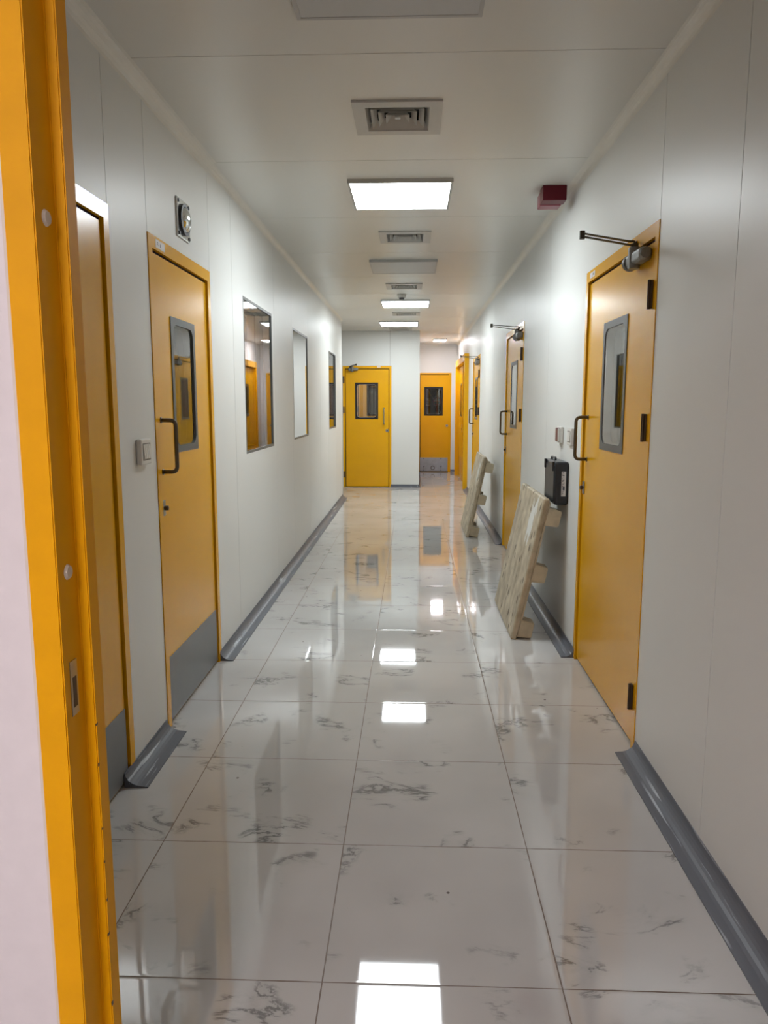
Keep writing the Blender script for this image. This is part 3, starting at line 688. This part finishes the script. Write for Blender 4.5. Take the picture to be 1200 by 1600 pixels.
# ---------------------------------------------------------------- plastic pallets
TILT = math.atan2(.185, .885)
def pallet():
    """local: Y along the deck width, Z up the deck, +X the underside; bottom front edge on the local Y axis"""
    r = empty('plastic_pallet')
    W, H, T = .93, .905, .038
    bm = bmesh.new(); box(bm, (0, 0, 0), (T, W, H), .012, 4); dk = obj('pallet_deck', bm, M['pallet'], r)
    bm = bmesh.new(); box(bm, (T, .02, .02), (T + .012, W - .02, H - .02)); obj('deck_rim', bm, M['pallet_side'], dk)
    for zc in (.075, .435, .795):
        for yc in (.075, W / 2, W - .075):
            bm = bmesh.new(); a = .062
            A = [bm.verts.new((T, yc + s * a, zc + q * a * .92)) for s, q in ((-1, -1), (1, -1), (1, 1), (-1, 1))]
            B = [bm.verts.new((T + .092, yc + s * a * .86, zc + q * a * .80)) for s, q in ((-1, -1), (1, -1), (1, 1), (-1, 1))]
            for i in range(4): bm.faces.new((A[i], A[(i + 1) % 4], B[(i + 1) % 4], B[i]))
            bm.faces.new(A); bm.faces.new(B)
            bmesh.ops.bevel(bm, geom=list(bm.edges), offset=.005, segments=2, affect='EDGES')
            f = obj('pallet_foot', bm, M['pallet_side'], r)
    r.rotation_euler = (0, TILT, 0)
    return r
p1 = pallet(); p1.location = (.614, 4.53, .003)
tag(p1, 'dirty beige plastic pallet leaning on the right wall, near one under the black case', 'pallet', 'plastic pallets leaning against the right wall')
p2 = dup(p1, (.590, 8.15, .003))
tag(p2, 'dirty beige plastic pallet leaning on the right wall, farther one before the third door', 'pallet')

# ---------------------------------------------------------------- black case on the near pallet
t = empty('equipment_case', (.899, 4.69, .846)); tag(t, 'black hard plastic case standing on top of the near leaning pallet', 'case')
bm = bmesh.new(); box(bm, (-.043, -.165, .0), (.043, .165, .262), .016, 4); obj('case_shell', bm, M['case'], t)
bm = bmesh.new(); box(bm, (-.0475, -.150, .02), (-.040, .150, .238), .004, 2); obj('case_lid', bm, M['case_trim'], t)
bm = bmesh.new(); tube(bm, round_path([(-.01, .13, .255), (-.01, .13, .276), (-.01, .0, .276), (-.01, .0, .255)], .010, 5), .007, 10); obj('carry_handle', bm, M['case'], t, smooth=True)
for yy in (.135, -.12):
    obj('latch', bx((-.054, yy - .018, .205), (-.040, yy + .018, .262), .003, 2), M['case_trim'], t)
st = obj('label_sticker', bx((-.002, -.1662, .055), (.024, -.1648, .205)), M['paper'], t)
bm = bmesh.new()
for k in range(16):
    z = .064 + k * .0088; wv = .004 + (k * 37 % 11) * .0012
    if k in (3, 4, 5): box(bm, (.006, -.1668, z), (.018, -.1662, z + .0078))
    else: box(bm, (.001, -.1668, z), (.001 + wv, -.1662, z + .0032))
obj('printed_lines', bm, M['ink'], st)

# ---------------------------------------------------------------- plant equipment glimpsed through the far door window
t = empty('steel_rack', (.50, 17.4, 0)); tag(t, 'white steel frame with cross braces seen through the far door window', 'rack')
for x in (-.30, .22):
    obj('post', bx((x - .02, -.02, 0), (x + .02, .02, 2.3)), M['machine_white'], t)
bm = bmesh.new(); bar(bm, (-.28, -.02, 2.0), (.20, -.02, 1.15), .02, .012, (1, 0, 0)); bar(bm, (-.05, -.02, 1.5), (.20, -.02, 1.95), .02, .012, (1, 0, 0)); obj('brace', bm, M['machine_white'], t)
t = empty('red_valve', (.55, 17.1, 0)); tag(t, 'dark red valve wheel seen through the far door window', 'valve')
bm = bmesh.new(); tube(bm, [(.085 * math.cos(a), 0, 1.52 + .085 * math.sin(a)) for a in [2 * PI * k / 24 for k in range(25)]], .012, 8)
bar(bm, (-.085, 0, 1.52), (.085, 0, 1.52), .018, .01); bar(bm, (0, 0, 1.435), (0, 0, 1.605), .018, .01, (1, 0, 0)); obj('hand_wheel', bm, M['box_red'], t)
bm = bmesh.new(); cyl(bm, (0, .02, 0), .03, 1.52, 'z', 16); cyl(bm, (0, 0, 1.52), .018, .06, 'y', 12); obj('valve_pipe', bm, M['box_red'], t)
t = empty('machine_cabinet', (.30, 18.2, 0)); tag(t, 'dark machine cabinet with pale bars seen through the far door window', 'cabinet')
obj('cabinet_body', bx((-.45, 0, 0), (.9, .5, 1.95), .01, 2), M['steel_dark'], t)
for z in (1.42, 1.55): obj('pale_bar', bx((-.15, -.02, z), (.12, 0, z + .04), .004, 1), M['machine_white'], t)
